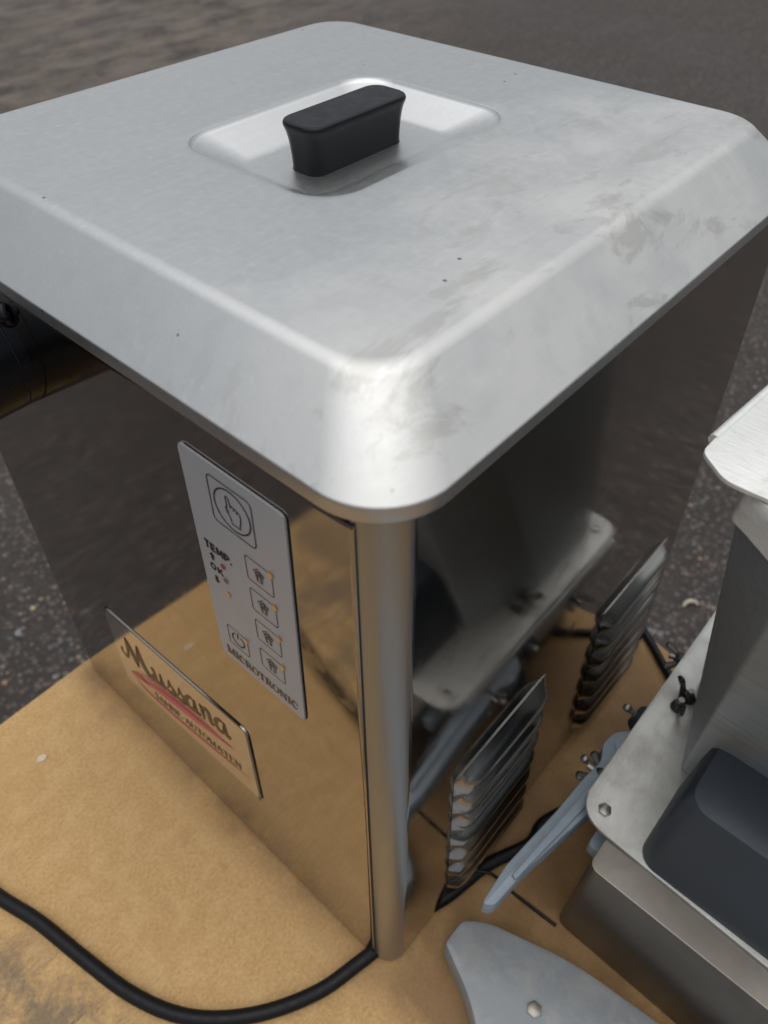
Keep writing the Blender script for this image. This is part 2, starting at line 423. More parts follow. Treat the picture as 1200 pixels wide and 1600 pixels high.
def pebble(name, px, py, s, label, matl, asp=1.0, cat='stone', grp=None):
    P = atz(px, py, GZ); bm = bmesh.new()
    bmesh.ops.create_icosphere(bm, subdivisions=3, radius=s)
    for v_ in bm.verts:
        n_ = 1+.16*math.sin(v_.co.x*310/s*.006+px)+.12*math.sin(v_.co.y*5/s+py)
        v_.co = Vector((v_.co.x*n_, v_.co.y*asp*n_, v_.co.z*.45))
    o = bmobj(name, bm, matl); o.location = (P.x, P.y, GZ+s*.25); o.rotation_euler.z = random.random()*3
    tag(o, label, cat, grp); return o
M_pg, t, b = mat('grey_stone', (.17, .18, .19), 0, .7)
M_pb, t, b = mat('buff_stone', (.33, .26, .15), 0, .7)
M_pr, t, b = mat('rust_stone', (.24, .14, .08), 0, .7)
pebble('pebble', 52, 951, .0072, 'pale buff stone lying on the asphalt left of the steel machine', M_pb, .7)
pebble('pebble', 30, 990, .009, 'round grey stone lying on the asphalt below the buff stone', M_pg, .9)
pebble('pebble', 8, 1068, .007, 'rust brown stone at the left edge of the asphalt just beyond the board', M_pr, .7)
pebble('pebble', 1094, 874, .0055, 'small tan stone on the asphalt beneath the dented metal rim', M_pr, .8)
# curled pale bark chip
P = atz(1078, 946, GZ); bm = bmesh.new()
pts = [(-.017, -.006, .004), (-.010, .002, .007), (0, .006, .008), (.010, .005, .007), (.016, -.001, .004)]
tube(bm, spline(pts, 4), [.0022+.0022*math.sin(math.pi*i/16) for i in range(17)], 8)
o = bmobj('bark_chip', bm, M_chip); o.location = (P.x, P.y, GZ); o.rotation_euler.z = R(-50)
tag(o, 'curled pale chip lying on the dark asphalt right of the louvres', 'chip')

# ------------------------------------------------------------------ work table with fibreboard top
tb = empty('work_table', (0, .1, GZ)); tag(tb, 'makeshift table with a worn tan fibreboard top under the steel machine', 'table')
bm = bmesh.new()
prism(bm, [(-.62, -.62), (.345, -.62), (.352, -.08), (.3665, .006), (.372, .372), (-.62, .372)], -.018, 0, .0008)
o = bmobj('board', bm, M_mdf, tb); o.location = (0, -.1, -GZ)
for (x, y) in ((-.55, -.55), (.27, -.55), (.27, .29), (-.55, .29)):
    bm = bmesh.new(); box(bm, x-.022, x+.022, y-.022, y+.022, 0, -GZ-.0185, .002)
    o = bmobj('leg', bm, M_wood, tb); o.location = (0, -.1, 0)
for (x0, x1, y0, y1) in ((-.525, .245, -.56, -.54), (-.525, .245, .28, .30), (-.56, -.54, -.525, .265), (.26, .28, -.525, .265)):
    bm = bmesh.new(); box(bm, x0, x1, y0, y1, -GZ-.09, -GZ-.0195, .001)
    o = bmobj('apron', bm, M_wood, tb); o.location = (0, -.1, 0)

# ------------------------------------------------------------------ the whipping machine
W, D, H = .36066, .37307, .42
T = .01788                       # the body leans in by this much up to the lid
OV = -.01324
mc = empty('cream_machine', (W/2, D/2, 0))
tag(mc, 'tall shiny steel appliance with sloping lid edges and a black handle on the tan board', 'machine')
OFF = Vector((-W/2, -D/2, 0))
def part(name, bm, m_, parent=mc, smooth=True, wn=False):
    o = bmobj(name, bm, m_, parent, smooth, wn)
    if parent is mc: o.location = OFF
    return o
cx, cy = W/2, D/2
bm = bmesh.new(); rings = []
zs = [.001, .003] + [H*i/12 for i in range(1, 13)]
for i, z in enumerate(zs):
    ins = T*z/H + (.0015 if i == 0 else 0)
    rings.append([(p[0], p[1], z) for p in rr(cx, cy, W/2-ins, D/2-ins, .0150, 14)])
loft(bm, rings)
bo_ = part('body', bm, M_body, wn=True)
bo_.data.materials.append(M_post)
for p_ in bo_.data.polygons:
    if p_.center.x < .0150+T and p_.center.y < .0150+T and abs(p_.normal.z) < .5 and p_.normal.x < -.12 and p_.normal.y < -.12: p_.material_index = 1
# front sheet: its folded edge leaves the dark seam beside the rounded corner
tl = T/H
nL = Vector((-1, 0, tl)).normalized(); nR = Vector((0, -1, tl)).normalized()
def onL(y, z, off=0.0): return Vector((tl*z, y, z)) + nL*off
def onR(x, z, off=0.0): return Vector((x, tl*z, z)) + nR*off
bm = bmesh.new()
prof = [(.0155, -.0012), (.0145, -.0002), (.0143, .0006), (.0148, .0012), (.0163, .0015)]
prof += [(y, .0015) for y in (.08, .16, .24, .32)] + [(D-.018-.002, .0015), (D-.018, .001), (D-.018, -.0012)]
rings = []
for (z, sc_) in ((.0035, .6), (.0045, 1), (.2, 1), (.414, 1), (.4165, .6)):
    f_ = tl*z
    rings.append([onL(min(max(y, .017+f_), D-.017-f_) if False else (y+f_*(1-2*y/D)), z, o_*sc_ if o_ > 0 else o_) for (y, o_) in prof])
vs = [[bm.verts.new(p) for p in ring] for ring in rings]
for a, b_ in zip(vs, vs[1:]):
    for i in range(len(a)-1): bm.faces.new((a[i], a[i+1], b_[i+1], b_[i]))
bm.faces.new(vs[0]); bm.faces.new(vs[-1][::-1])
part('front_panel', bm, M_body, wn=True)
bm = bmesh.new()
tube(bm, [onL(.0137+tl*z, z, -.0006) for z in (.003, .2, .417)], .0011, 6)
part('seam', bm, M_gap)
# feet hidden under the body
for (x, y) in ((.04, .04), (W-.04, .04), (.04, D-.04), (W-.04, D-.04)):
    bm = bmesh.new(); box(bm, x-.012, x+.012, y-.012, y+.012, .0, .0012); part('foot', bm, M_rub)

# lid
lid = empty('lid', (0, 0, 0)); lid.parent = mc
LZ = .45287
hx, hy = W/2+OV, D/2+OV
prof = [(.0035, .4215), (.0014, .4196), (.0004, .4203), (0, .4215), (0, .4262)]
for i in range(7):
    a = R(90-8-82+ 45*i/6)  # shoulder from vertical skirt to the bevel
    a = R(45*i/6); prof.append((.0018*(1-math.cos(a)), .4264+.0018*math.sin(a)))
x0_, z0_ = prof[-1]
rc = .0085
x1_, z1_ = .0265+.0035-0.0, LZ
# crease arc: from 45 degrees to horizontal, centre below the top
for i in range(9):
    a = R(45+45*i/8)
    prof.append((x1_-rc*math.cos(a), z1_-rc+rc*math.sin(a)))
rings = []
for (ins, z) in prof:
    rings.append([(p[0], p[1], z) for p in rr(cx, cy, hx-ins, hy-ins, max(.0285-ins*.25, .016), 14)])
ocx, ocy, ohx, ohy = .1805, .1860, .0672, .0515
FLO = .4379
FLO = .4425
fhx, fhy = .0475, .0265
# two flat intermediate loops keep the top surface even
for e_ in (.035, .012, .0035, .0012):
    rings.append([(p[0], p[1], LZ) for p in rr(ocx, ocy, ohx+e_, ohy+e_, .0215+e_*.55, 14)])
for (k_, z) in ((0, LZ-.0002), (.012, LZ-.0007), (.035, LZ-.0015), (.07, LZ-.0022), (.75, FLO+.0017), (.86, FLO+.0007), (.95, FLO+.0001), (1.03, FLO)):
    rings.append([(p[0], p[1], z) for p in rr(ocx+(.1795-ocx)*k_, ocy, ohx+(fhx-ohx)*k_, ohy+(fhy-ohy)*k_, .0215-.011*k_, 14)])
bm = bmesh.new(); loft(bm, rings, False, True)
ls = bmobj('lid_shell', bm, M_lid, lid, True, True); ls.location = OFF
bm = bmesh.new()
loft(bm, [[(p[0], p[1], z) for p in rr(cx, cy, W/2-T-.001, D/2-T-.001, .015, 8)] for z in (.4185, .4225)])
o = bmobj('gasket', bm, M_gap, lid); o.location = OFF
# black grip in the recess
gp = empty('grip', (0, 0, 0)); gp.parent = lid
GX, GY = .1768, .1838
def grip_ring(hx_, hy_, r_, z): return [(p[0], p[1], z) for p in rr(GX, GY, hx_, hy_, r_, 8)]
bm = bmesh.new()
G = [(.0310, .0098, .0062, FLO), (.0308, .0096, .0062, FLO+.0012), (.0310, .0098, .0063, .4485), (.0314, .0102, .0066, .4530),
     (.0319, .0107, .0070, .4565), (.0325, .0113, .0074, .4592), (.0329, .0118, .0077, .4606), (.0333, .0123, .0079, .4616), (.0334, .0124, .0079, .4628), (.0330, .0120, .0077, .4638), (.0321, .0111, .0070, .4643)]
loft(bm, [grip_ring(*q) for q in G])
o = bmobj('handle', bm, M_black, lid, True, True); o.location = OFF
bpy.data.objects.remove(gp)
bm = bmesh.new(); bmesh.ops.create_uvsphere(bm, u_segments=10, v_segments=6, radius=.0011)
dm = bmobj('dimple', bm, M_gap, o); dm.location = (GX+.006, GY-.0092, .4535)

# louvre vents on the right side
def louvre(bm, x0, x1, zt, zb, prot):
    nu, nv = 18, 12
    grid = []
    for j in range(nv+1):
        v_ = 0 if j == 0 else (1 if j == nv else (j-1)/(nv-2)); row = []
        hv_ = max(0, math.sin(math.pi*v_**1.15))
        for i in range(nu+1):
            u = i/nu
            s = min(u, 1-u)*(x1-x0)/.015
            hu = 1 if s >= 1 else math.sqrt(max(0, 1-(1-s)**2))
            z = zt+(zb-zt)*v_
            row.append(bm.verts.new(onR(x0+(x1-x0)*u, z, .0002+prot*(.04*hu*(0 < j < nv)+.96*hv_*hu))))
        grid.append(row)
    for a, b_ in zip(grid, grid[1:]):
        for i in range(nu): bm.faces.new((a[i], a[i+1], b_[i+1], b_[i]))
for (x0, x1, z0, z1, n_) in ((.061, .152, .016, .190, 7), (.224, .319, .016, .174, 7)):
    vt = empty('vent', (0, 0, 0)); vt.parent = mc
    pitch = (z1-z0)/n_
    for k in range(n_):
        bm = bmesh.new(); zt = z1-k*pitch
        louvre(bm, x0, x1, zt, zt-pitch*1.0, .0085)
        o = bmobj('louvre', bm, M_louv, vt); o.location = OFF

# ---- flat print on the left side: strokes laid on the sheet
def ribbon(bm, pts, wd, off, conv):
    pts = [Vector((p[0], p[1])) for p in pts]
    n = len(pts); L_, R_ = [], []
    for i in range(n):
        tt = (pts[min(i+1, n-1)]-pts[max(i-1, 0)])
        if tt.length < 1e-9: tt = Vector((1, 0))
        tt.normalize(); nn = Vector((-tt.y, tt.x)); w_ = wd[i] if isinstance(wd, (list, tuple)) else wd
        L_.append(bm.verts.new(conv(*(pts[i]+nn*w_/2), off))); R_.append(bm.verts.new(conv(*(pts[i]-nn*w_/2), off)))
    for i in range(n-1): bm.faces.new((L_[i], L_[i+1], R_[i+1], R_[i]))
def disc(bm, c, r, off, conv, n=18, ry=None, h=0):
    ry = ry or r
    a = [bm.verts.new(conv(c[0]+r*math.cos(6.2832*i/n), c[1]+ry*math.sin(6.2832*i/n), off)) for i in range(n)]
    bm.faces.new(a)
def arc(cx_, cy_, r, a0, a1, n=16, ry=None):
    ry = ry or r
    return [(cx_+r*math.cos(R(a0+(a1-a0)*i/n)), cy_+ry*math.sin(R(a0+(a1-a0)*i/n))) for i in range(n+1)]
TK, TN, SE = .20, .085, .07      # thick, thin, serif
def ser(x, y, w_=.30): return ([(x-w_/2, y), (x+w_/2, y)], SE)
GL = {
 'M': (1.05, [([(.15, 0), (.15, 1)], TN), ([(.17, 1), (.52, .02)], TK), ([(.52, .02), (.86, 1)], TN), ([(.88, 0), (.88, 1)], TK), ser(.15, .035), ser(.12, .965), ser(.88, .035, .36), ser(.92, .965)]),
 'I': (.48, [([(.24, 0), (.24, 1)], TK), ser(.24, .035, .40), ser(.24, .965, .40)]),
 'C': (.80, [(arc(.44, .5, .34, 45, 315, 18, .46), [.08, .09, .11, .13, .15, .18, .19, .2, .2, .2, .2, .2, .19, .17, .15, .13, .11, .09, .08]), ([(.72, .62), (.72, .96)], .07)]),
 'R': (.86, [([(.2, 0), (.2, 1)], TK), ([(.2, .96), (.48, .96)]+arc(.48, .73, .22, 90, -90, 8, .23)+[(.2, .5)], .11), ([(.45, .5), (.76, .03)], .18), ser(.2, .035, .38), ser(.8, .035, .22)]),
 'O': (.88, [(arc(.44, .5, .34, 0, 360, 24, .46), [.2-.11*abs(math.sin(6.2832*i/24)) for i in range(25)])]),
 'T': (.78, [([(.39, 0), (.39, 1)], TK), ([(.05, .96), (.73, .96)], .08), ([(.07, .74), (.05, .98)], .06), ([(.71, .74), (.73, .98)], .06), ser(.39, .035, .38)]),
 'N': (.92, [([(.16, 0), (.16, 1)], TN), ([(.16, .98), (.78, .03)], TK), ([(.78, 0), (.78, 1)], TN), ser(.16, .035), ser(.78, .965), ser(.1, .965, .2)]),
 'S': (.66, [(arc(.33, .72, .22, 30, 270, 10, .24)+arc(.33, .27, .24, 90, -150, 10, .24), .15), ([(.56, .68), (.56, .95)], .06)]),
 'A': (.90, [([(.12, 0), (.44, 1)], TN), ([(.44, 1), (.76, 0)], TK), ([(.24, .34), (.62, .34)], .07), ser(.12, .035, .24), ser(.78, .035, .3)]),
 'H': (.92, [([(.18, 0), (.18, 1)], TK), ([(.76, 0), (.76, 1)], TK), ([(.18, .5), (.76, .5)], .07)]+[ser(x_, y_) for x_ in (.18, .76) for y_ in (.035, .965)]),
 'E': (.76, [([(.2, 0), (.2, 1)], TK), ([(.08, .96), (.66, .96)], .07), ([(.08, .04), (.68, .04)], .07), ([(.2, .5), (.52, .5)], .07), ([(.65, .76), (.66, .98)], .05), ([(.68, .02), (.68, .27)], .05)]),
 'U': (.90, [([(.17, 1), (.17, .35)]+arc(.46, .33, .29, 180, 360, 10, .29)+[(.75, 1)], [TK]*3+[.16, .13, .11, .1, .09, .08, .08, .08, .08, .08, .08]), ser(.17, .965), ser(.75, .965)]),
 '-': (.45, [([(.06, .42), (.38, .42)], .11)]),
}
def write(bm, txt, u0, v0, h, conv, off, du=1.0, slope=0.0, total=None, wgt=1.0):
    wsum = sum(GL[c_][0] for c_ in txt)
    if total: du = total/(wsum*h)
    u = u0
    for c_ in txt:
        wd_, st = GL[c_]
        for pts, wv in st:
            wv2 = [x*h*wgt for x in wv] if isinstance(wv, list) else wv*h*wgt
            if isinstance(wv2, list):
                wv2 = (wv2+[wv2[-1]]*len(pts))[:len(pts)]
            ribbon(bm, [(u+p[0]*h*du, v0+p[1]*h+slope*(u-u0+p[0]*h*du)) for p in pts], wv2, off, conv)
        u += wd_*h*du
def sans(bm, polys, wd_, conv, off):
    for p in polys: ribbon(bm, p, wd_, off, conv)

# control panel (u runs to the reader's right = towards -y)
LO = .0016
PY = .1200
cp = empty('control_panel', (0, 0, 0)); cp.parent = mc
def cv(u, z, off): return onL(PY-u, z, LO+off)
bm = bmesh.new()
pl = roundpoly([(0, .2655), (.0588, .2665), (.0588, .4015), (0, .4015)], [.003]*4, 5)
a = [bm.verts.new(cv(p[0], p[1], 0)) for p in pl]; b_ = [bm.verts.new(cv(p[0], p[1], .0010)) for p in pl]
bm.faces.new(b_)
for i in range(len(pl)): bm.faces.new((a[i], a[(i+1) % len(pl)], b_[(i+1) % len(pl)], b_[i]))
bmesh.ops.bevel(bm, geom=list(bm.faces[0].edges) if False else [e_ for e_ in bm.edges if len(e_.link_faces) == 2 and all(v_ in b_ for v_ in e_.verts)], offset=.0003, segments=2, affect='EDGES')
o = bmobj('label_plate', bm, M_label, cp); o.location = OFF
bm = bmesh.new()
ribbon(bm, [(p[0]+.0002, p[1]) for p in pl[7:19]], .0009, .0002, cv)
o = bmobj('dark_rim', bm, M_ink, cp); o.location = OFF
TOP = .00125
def rrect(x0, x1, z0, z1, r): return roundpoly([(x0, z0), (x1, z0), (x1, z1), (x0, z1)], r, 5)
def addbtn(name, x0, x1, z0, z1, r, lw, icon):
    lw *= 1.35
    bm = bmesh.new(); pp = rrect(x0, x1, z0, z1, r); ribbon(bm, pp+[pp[0], pp[1]], lw, TOP, cv); icon(bm)
    o = bmobj(name, bm, M_ink, cp); o.location = OFF; return o
def hand(bm):
    c_ = (.0288, .3835); ribbon(bm, arc(c_[0], c_[1], .0103, 0, 360, 40)+[(c_[0]+.0103, c_[1]+.001)], .0007, TOP, cv)
    k = .00072; X, Y = c_[0], c_[1]
    H_ = [(-3.2, 8.8), (-4.4, 9.2), (-4.9, 8), (-4.6, 2.4), (-5.4, 1.2), (-6, -.4), (-5.2, -2.6), (-3.3, -5.2), (-2.6, -7.4), (-2.4, -9.6), (4.4, -9.6), (4.4, -7.2), (5.2, -4.6), (5.6, -1.2), (5.4, 1.8), (4.4, 2.8), (3.4, 2.2), (3.2, .8), (3.1, 2.8), (2.2, 3.8), (1, 3.2), (.9, 1.4), (.8, 3.6), (-.2, 4.4), (-1.4, 3.6), (-1.6, 2), (-2, 3.4), (-2.5, 8), (-3.2, 8.8)]
    ribbon(bm, [(X+p[0]*k+.0006, Y+p[1]*k) for p in H_], .0006, TOP, cv)
    ribbon(bm, [(X-2.8*k, Y-2.4*k), (X-4.4*k, Y+1.6*k)], .0004, TOP, cv)
addbtn('button', .0160, .0408, .3713, .3957, .003, .0004, hand)
def cup(x, z, s):
    def f_(bm):
        lw = .00046
        for p in ([(-2.2, .6), (-1.5, -4), (1.5, -4), (2.2, .6), (-2.2, .6)], [(-2.8, .6), (-3.2, 1.6), (-1.6, 2.6), (-.4, 3.9), (.8, 2.8), (2.8, 1.8), (2.9, .6)], [(-2.4, .8), (0, 2.2), (2.4, .8)], [(-1.6, 1.8), (1.4, 2.6)], [(-1, -4), (-.9, .4), (.6, .4), (.9, -4)], [(-1.9, -.8), (2, -.8)], [(0, .6), (1.2, 1.6)]):
            ribbon(bm, [(x+a_[0]*s, z+a_[1]*s) for a_ in p], lw, TOP, cv)
    return f_
zt_ = [.3628, .3428, .3216, .3004]
for k, z1 in enumerate(zt_):
    bo = addbtn('button', .0322, .0478, z1-.0143, z1, .0016, .0003, cup(.0398, z1-.0072, .00098+.00005*k))
    bm = bmesh.new(); disc(bm, (.0478, z1), .00135, TOP+.0006, cv); ribbon(bm, arc(.0478, z1, .00135, 0, 360, 16), .0003, TOP+.0005, cv)
    l_ = bmobj('indicator_light', bm, M_ledy, bo); 
def power(bm):
    X, Z = .0158, .2896
    ribbon(bm, arc(X, Z, .0042, 118, 422, 24), .0008, TOP, cv); ribbon(bm, [(X, Z+.0012), (X, Z+.0052)], .0008, TOP, cv)
bo = addbtn('button', .0088, .0230, .2826, .2966, .0016, .0003, power)
bm = bmesh.new(); disc(bm, (.0230, .2966), .00135, TOP+.0006, cv); bmobj('indicator_light', bm, M_ledy, bo)
for (z, mm) in ((.3424, M_ledr), (.3332, M_ledg), (.3236, M_ledy)):
    bm = bmesh.new(); disc(bm, (.0155, z), .0015, TOP+.0003, cv)
    o = bmobj('indicator_light', bm, mm, cp); o.location = OFF
# sans lettering TEMP. and OK
bm = bmesh.new()
def sl(pts, x, z, h, k=.72): return [(x+p[0]*h*k, z+p[1]*h) for p in pts]
x, z, h = .0048, .3478, .0047
for ch, adv in (('T', 1.0), ('E', .95), ('M', 1.25), ('P', .85), ('.', .3)):
    G_ = {'T': [[(.05, .92), (.95, .92)], [(.5, 0), (.5, .92)]], 'E': [[(.12, 0), (.12, 1)], [(.1, .92), (.85, .92)], [(.1, .5), (.78, .5)], [(.1, .08), (.85, .08)]],
          'M': [[(.12, 0), (.12, 1)], [(.14, .98), (.6, .2)], [(.6, .2), (1.06, .98)], [(1.08, 0), (1.08, 1)]], 'P': [[(.12, 0), (.12, 1)], [(.12, .92), (.6, .92), (.86, .82), (.88, .6), (.6, .44), (.12, .44)]], '.': [[(.1, .1), (.34, .1)]]}[ch]
    sans(bm, [sl(p, x, z, h) for p in G_], .0012 if ch != 'M' else .0011, cv, TOP); x += adv*h*.72+.0006
x, z, h = .0058, .3345, .0040
sans(bm, [sl(arc(.5, .5, .4, 0, 360, 16, .44), x, z, h, .95)], .0010, cv, TOP); x += .0048
sans(bm, [sl(p, x, z, h, .95) for p in ([(.12, 0), (.12, 1)], [(.12, .35), (.85, 1)], [(.35, .52), (.88, 0)])], .0010, cv, TOP)
for (z, s_) in ((.3435, 1), (.3286, -1)):       # arrows: solid head on a short shaft
    X = .0085
    vs_ = [bm.verts.new(cv(X+p[0], z+p[1]*s_, TOP)) for p in ((-.0009, -.0022), (.0009, -.0022), (.0009, .0004), (.0019, .0004), (0, .0026), (-.0019, .0004), (-.0009, .0004))]
    bm.faces.new(vs_)
o = bmobj('temperature_lettering', bm, M_ink, cp); o.location = OFF
bm = bmesh.new(); write(bm, 'MICROTRONIC', .0045, .2705, .0058, cv, TOP, total=.0505, slope=.02, wgt=1.15)
o = bmobj('maker_lettering', bm, M_brown, cp); o.location = OFF

# badge lower on the same side
bd = empty('badge', (0, 0, 0)); bd.parent = mc
BY = .272
def cb(u, z, off): return onL(BY-u, z, LO+off)
Q = roundpoly([(-.001, .078), (.1562, .098), (.1556, .187), (.0042, .1735)], [.002, .003, .006, .008], 6)
bm = bmesh.new()
a = [bm.verts.new(cb(p[0], p[1], 0)) for p in Q]; b_ = [bm.verts.new(cb(p[0], p[1], .0006)) for p in Q]
bm.faces.new(b_)
for i in range(len(Q)): bm.faces.new((a[i], a[(i+1) % len(Q)], b_[(i+1) % len(Q)], b_[i]))
o = bmobj('badge_plate', bm, M_badge, bd, False); o.location = OFF
bm = bmesh.new(); rim = [q_ for q_ in Q[7:]] 
ribbon(bm, rim, .0024, .00075, cb)
o = bmobj('dark_edge', bm, M_edge, bd, False); o.location = OFF
TB = .0008
# red swooshes
bm = bmesh.new()
def sw(pts, wmax, lo=.0004): 
    s_ = [(p.x, p.y) for p in spline([(a_[0], a_[1], 0) for a_ in pts], 8)]
    n = len(s_); ribbon(bm, s_, [1.35*(lo+(wmax-lo))*math.sin(math.pi*min(1, (i/(n-1))**1.3)) for i in range(n)], TB, cb)
sw([(.011, .1010), (.045, .1145), (.085, .1270), (.1395, .1435)], .0060, .0008)
sw([(.013, .1060), (.045, .1215), (.085, .1335), (.128, .1445)], .0020)
sw([(.018, .1140), (.050, .1275), (.085, .1385), (.115, .1455)], .0016)
sw([(.011, .1000), (.030, .0925), (.075, .0990), (.1520, .1195)], .0030)
sw([(.010, .1005), (.018, .1035), (.026, .1075), (.040, .1095)], .0060)
o = bmobj('red_swoosh', bm, M_red, bd, False); o.location = OFF
# heavy script word: Mussana
bm = bmesh.new()
def sc2(pts, w_, n=6):
    s_ = spline([(a_[0], a_[1], 0) for a_ in pts], n); k = len(s_)
    if isinstance(w_, tuple): ww = [w_[0]+(w_[1]-w_[0])*math.sin(math.pi*i/(k-1)) for i in range(k)]
    else: ww = w_
    ribbon(bm, [(p.x, p.y) for p in s_], ww, TB, cb)
SLP = .285
def base(u): return .1225+SLP*(u-.024)
def gl(u, h, strokes, kx=1.0):
    for pts, w_ in strokes:
        sc2([(u+a_[0]*h*kx, base(u+a_[0]*h*kx)+a_[1]*h) for a_ in pts], (w_[0]*h, w_[1]*h))
gl(.012, .033, [([(-.02, .42), (-.05, .25), (.08, .12), (.22, .35), (.34, .95)], (.05, .10)), ([(.34, .98), (.42, .6), (.52, .02)], (.10, .22)), ([(.52, .02), (.62, .4), (.80, .98)], (.05, .08)), ([(.80, .98), (.78, .55), (.88, .1), (1.05, .02), (1.18, .18)], (.08, .24))])
xh = .0160
def u_(u): gl(u, xh, [([(.0, .85), (.12, 1), (.16, .6), (.14, .2), (.32, .02), (.55, .2), (.66, .7)], (.10, .26)), ([(.68, 1), (.66, .4), (.72, .05), (.9, .12)], (.12, .30))])
def s_g(u): gl(u, xh, [([(.0, .12), (.22, .45), (.40, 1.08)], (.07, .10)), ([(.40, 1.05), (.44, .7), (.62, .38), (.50, .05), (.22, .0), (.08, .12)], (.10, .30)), ([(.5, .03), (.74, .12)], (.07, .09))])
def a_g(u): gl(u, xh, [([(.66, .9), (.40, 1.0), (.10, .66), (.06, .25), (.26, .0), (.52, .2), (.68, .9)], (.10, .27)), ([(.70, 1), (.66, .4), (.74, .04), (.96, .14)], (.12, .30))])
def n_g(u): gl(u, xh, [([(.02, .9), (.14, .95), (.14, .4), (.12, .0)], (.12, .28)), ([(.14, .5), (.36, .95), (.58, .96), (.60, .5), (.62, .06), (.82, .12)], (.10, .28))])
uu = .0505
for f_, adv in ((u_, .0138), (s_g, .0108), (s_g, .0108), (a_g, .0152), (n_g, .0136), (a_g, .0150)): f_(uu); uu += adv*1.10
o = bmobj('script_lettering', bm, M_inkb if False else M_brown, bd, False); o.location = OFF
bm = bmesh.new(); write(bm, 'SAHNE-AUTOMATEN', .0410, .0975, .0082, cb, TB, total=.100, slope=.222)
o = bmobj('small_lettering', bm, M_brown, bd, False); o.location = OFF

# black dispensing head on the front, under the lid
sp = empty('dispensing_head', (0, 0, 0)); sp.parent = mc
bm = bmesh.new()
hc_ = Vector((0, .272, .381)); hr_ = .0355
def hx_(x): return Vector((x, hc_.y, hc_.z))
tube(bm, [hx_(.020), hx_(.0105), hx_(.0100), hx_(.0095), hx_(-.10), hx_(-.1025), hx_(-.1035)], [hr_, hr_, hr_-.0007, hr_, hr_, hr_-.001, hr_-.0035], 56)
o = bmobj('head_cylinder', bm, M_spout, sp); o.location = OFF
bm = bmesh.new(); tube(bm, [hx_(.0106), hx_(.0094)], hr_-.0004, 56)
o = bmobj('joint_seam', bm, M_gap, sp); o.location = OFF
c0_ = aty(16, 489, .2440)
ax = Vector((-.80, .58, -.16)).normalized()
bm = bmesh.new(); tube(bm, [c0_+ax*-.002, c0_+ax*-.0005, c0_+ax*.003, c0_+ax*.034], [.0030, .0040, .0042, .0042], 24)
o = bmobj('lever_pin', bm, M_spout, sp); o.location = OFF
bm = bmesh.new(); tube(bm, [c0_+ax*-.0006, c0_+ax*.0002, c0_+ax*.0016, c0_+ax*.0022], [.0056, .0064, .0064, .0056], 28)
o = bmobj('lever_collar', bm, M_spout, sp); o.location = OFF
bm = bmesh.new(); tube(bm, [c0_+ax*-.0015, c0_-ax*.004+Vector((.002, .0075, 0))], [.0030, .0030], 14)
o = bmobj('pin_stub', bm, M_spout, sp); o.location = OFF

# ------------------------------------------------------------------ cables and wire
def cab(pxs, r):
    out = []
    for q in pxs:
        if len(q) == 2: P = atz(q[0], q[1], r); out.append(Vector((P.x, P.y, r)))
        else: out.append(Vector(q))
    return out
bm = bmesh.new(); r_ = .0049
pts = [(-.20, .41, -.68), (-.19, .405, -.25), (-.182, .396, -.03), (-.178, .375, r_+.001), (-.172, .34, r_), (-.166, .295, r_)] + [(0, 1402), (60, 1440), (130, 1497), (200, 1550), (270, 1583), (340, 1592), (420, 1580), (500, 1548), (560, 1505), (588, 1483)] + [(.022, .011, r_), (.045, .006, r_)] + [(702, 1398), (760, 1352), (828, 1318)] + [(.155, -.024, r_), (.20, -.045, r_), (.26, -.075, r_), (.30, -.20, r_), (.25, -.40, r_)]
tube(bm, spline(cab(pts, r_), 8), r_, 14)
o = bmobj('power_cable', bm, M_rub); tag(o, 'thick black cable curving over the board and under the front corner of the machine', 'cable')
bm = bmesh.new(); r2_ = .0036
tube(bm, spline([(.44, .06, -.30), (.41, .045, -.08), (.385, .03, .001)] + cab([(1005, 984), (1018, 1005), (1034, 1034), (1050, 1062), (1068, 1096)], r2_) + [(.30, -.085, r2_), (.26, -.15, r2_)], 8), r2_, 12)
o = bmobj('rubber_hose', bm, M_rub); tag(o, 'thin black hose crossing the far corner of the board beside the second louvre', 'hose')
bm = bmesh.new()
tube(bm, spline([(.088, -.006, .0118), (.094, -.016, .010), (.0965, -.029, .0015), (.0975, -.05, .0015), (.099, -.069, .0015)], 6), .0013, 8)
o = bmobj('cable_tie', bm, M_rub); tag(o, 'short thin black tie lying across the thick cable near the first louvre', 'cable tie')
# paint fleck on the board
P = atz(66, 1185, 0); bm = bmesh.new()
pp = [(P.x+.0045*random.uniform(.7, 1.15)*math.cos(a_*.524), P.y+.0032*random.uniform(.7, 1.15)*math.sin(a_*.524)) for a_ in range(12)]
prism(bm, pp, .0002, .0009)
M_fl, t, b = mat('dried_paint', (.55, .45, .33), 0, .6)
o = bmobj('paint_fleck', bm, M_fl); tag(o, 'small dried pale paint spot on the board left of the machine', 'spot')

# ------------------------------------------------------------------ neighbouring machine with hopper
nb = empty('hopper_machine', (.22, -.12, 0))
tag(nb, 'dismantled aluminium and blue grey kitchen machine with dented hopper right of the steel one', 'machine')
NO = Vector((-.22, .12, 0))
def npart(name, bm, m_, parent=nb, **k):
    o = bmobj(name, bm, m_, parent, **k)
    if parent is nb: o.location = NO
    return o
bm = bmesh.new()
loft(bm, [[(p[0], p[1], z) for p in rr(.157, -.170, .034-i_, .084-i_, .012, 6)] for (z, i_) in ((.1205, .0), (.195, .002), (.202, .005), (.205, .012))])
npart('motor_housing', bm, M_dkblue)
# base box under the plate
bm = bmesh.new(); prism(bm, roundpoly([(.102, -.28), (.335, -.28), (.335, -.067), (.102, -.067)], .008), .001, .1165, .001); npart('base_box', bm, M_stain)
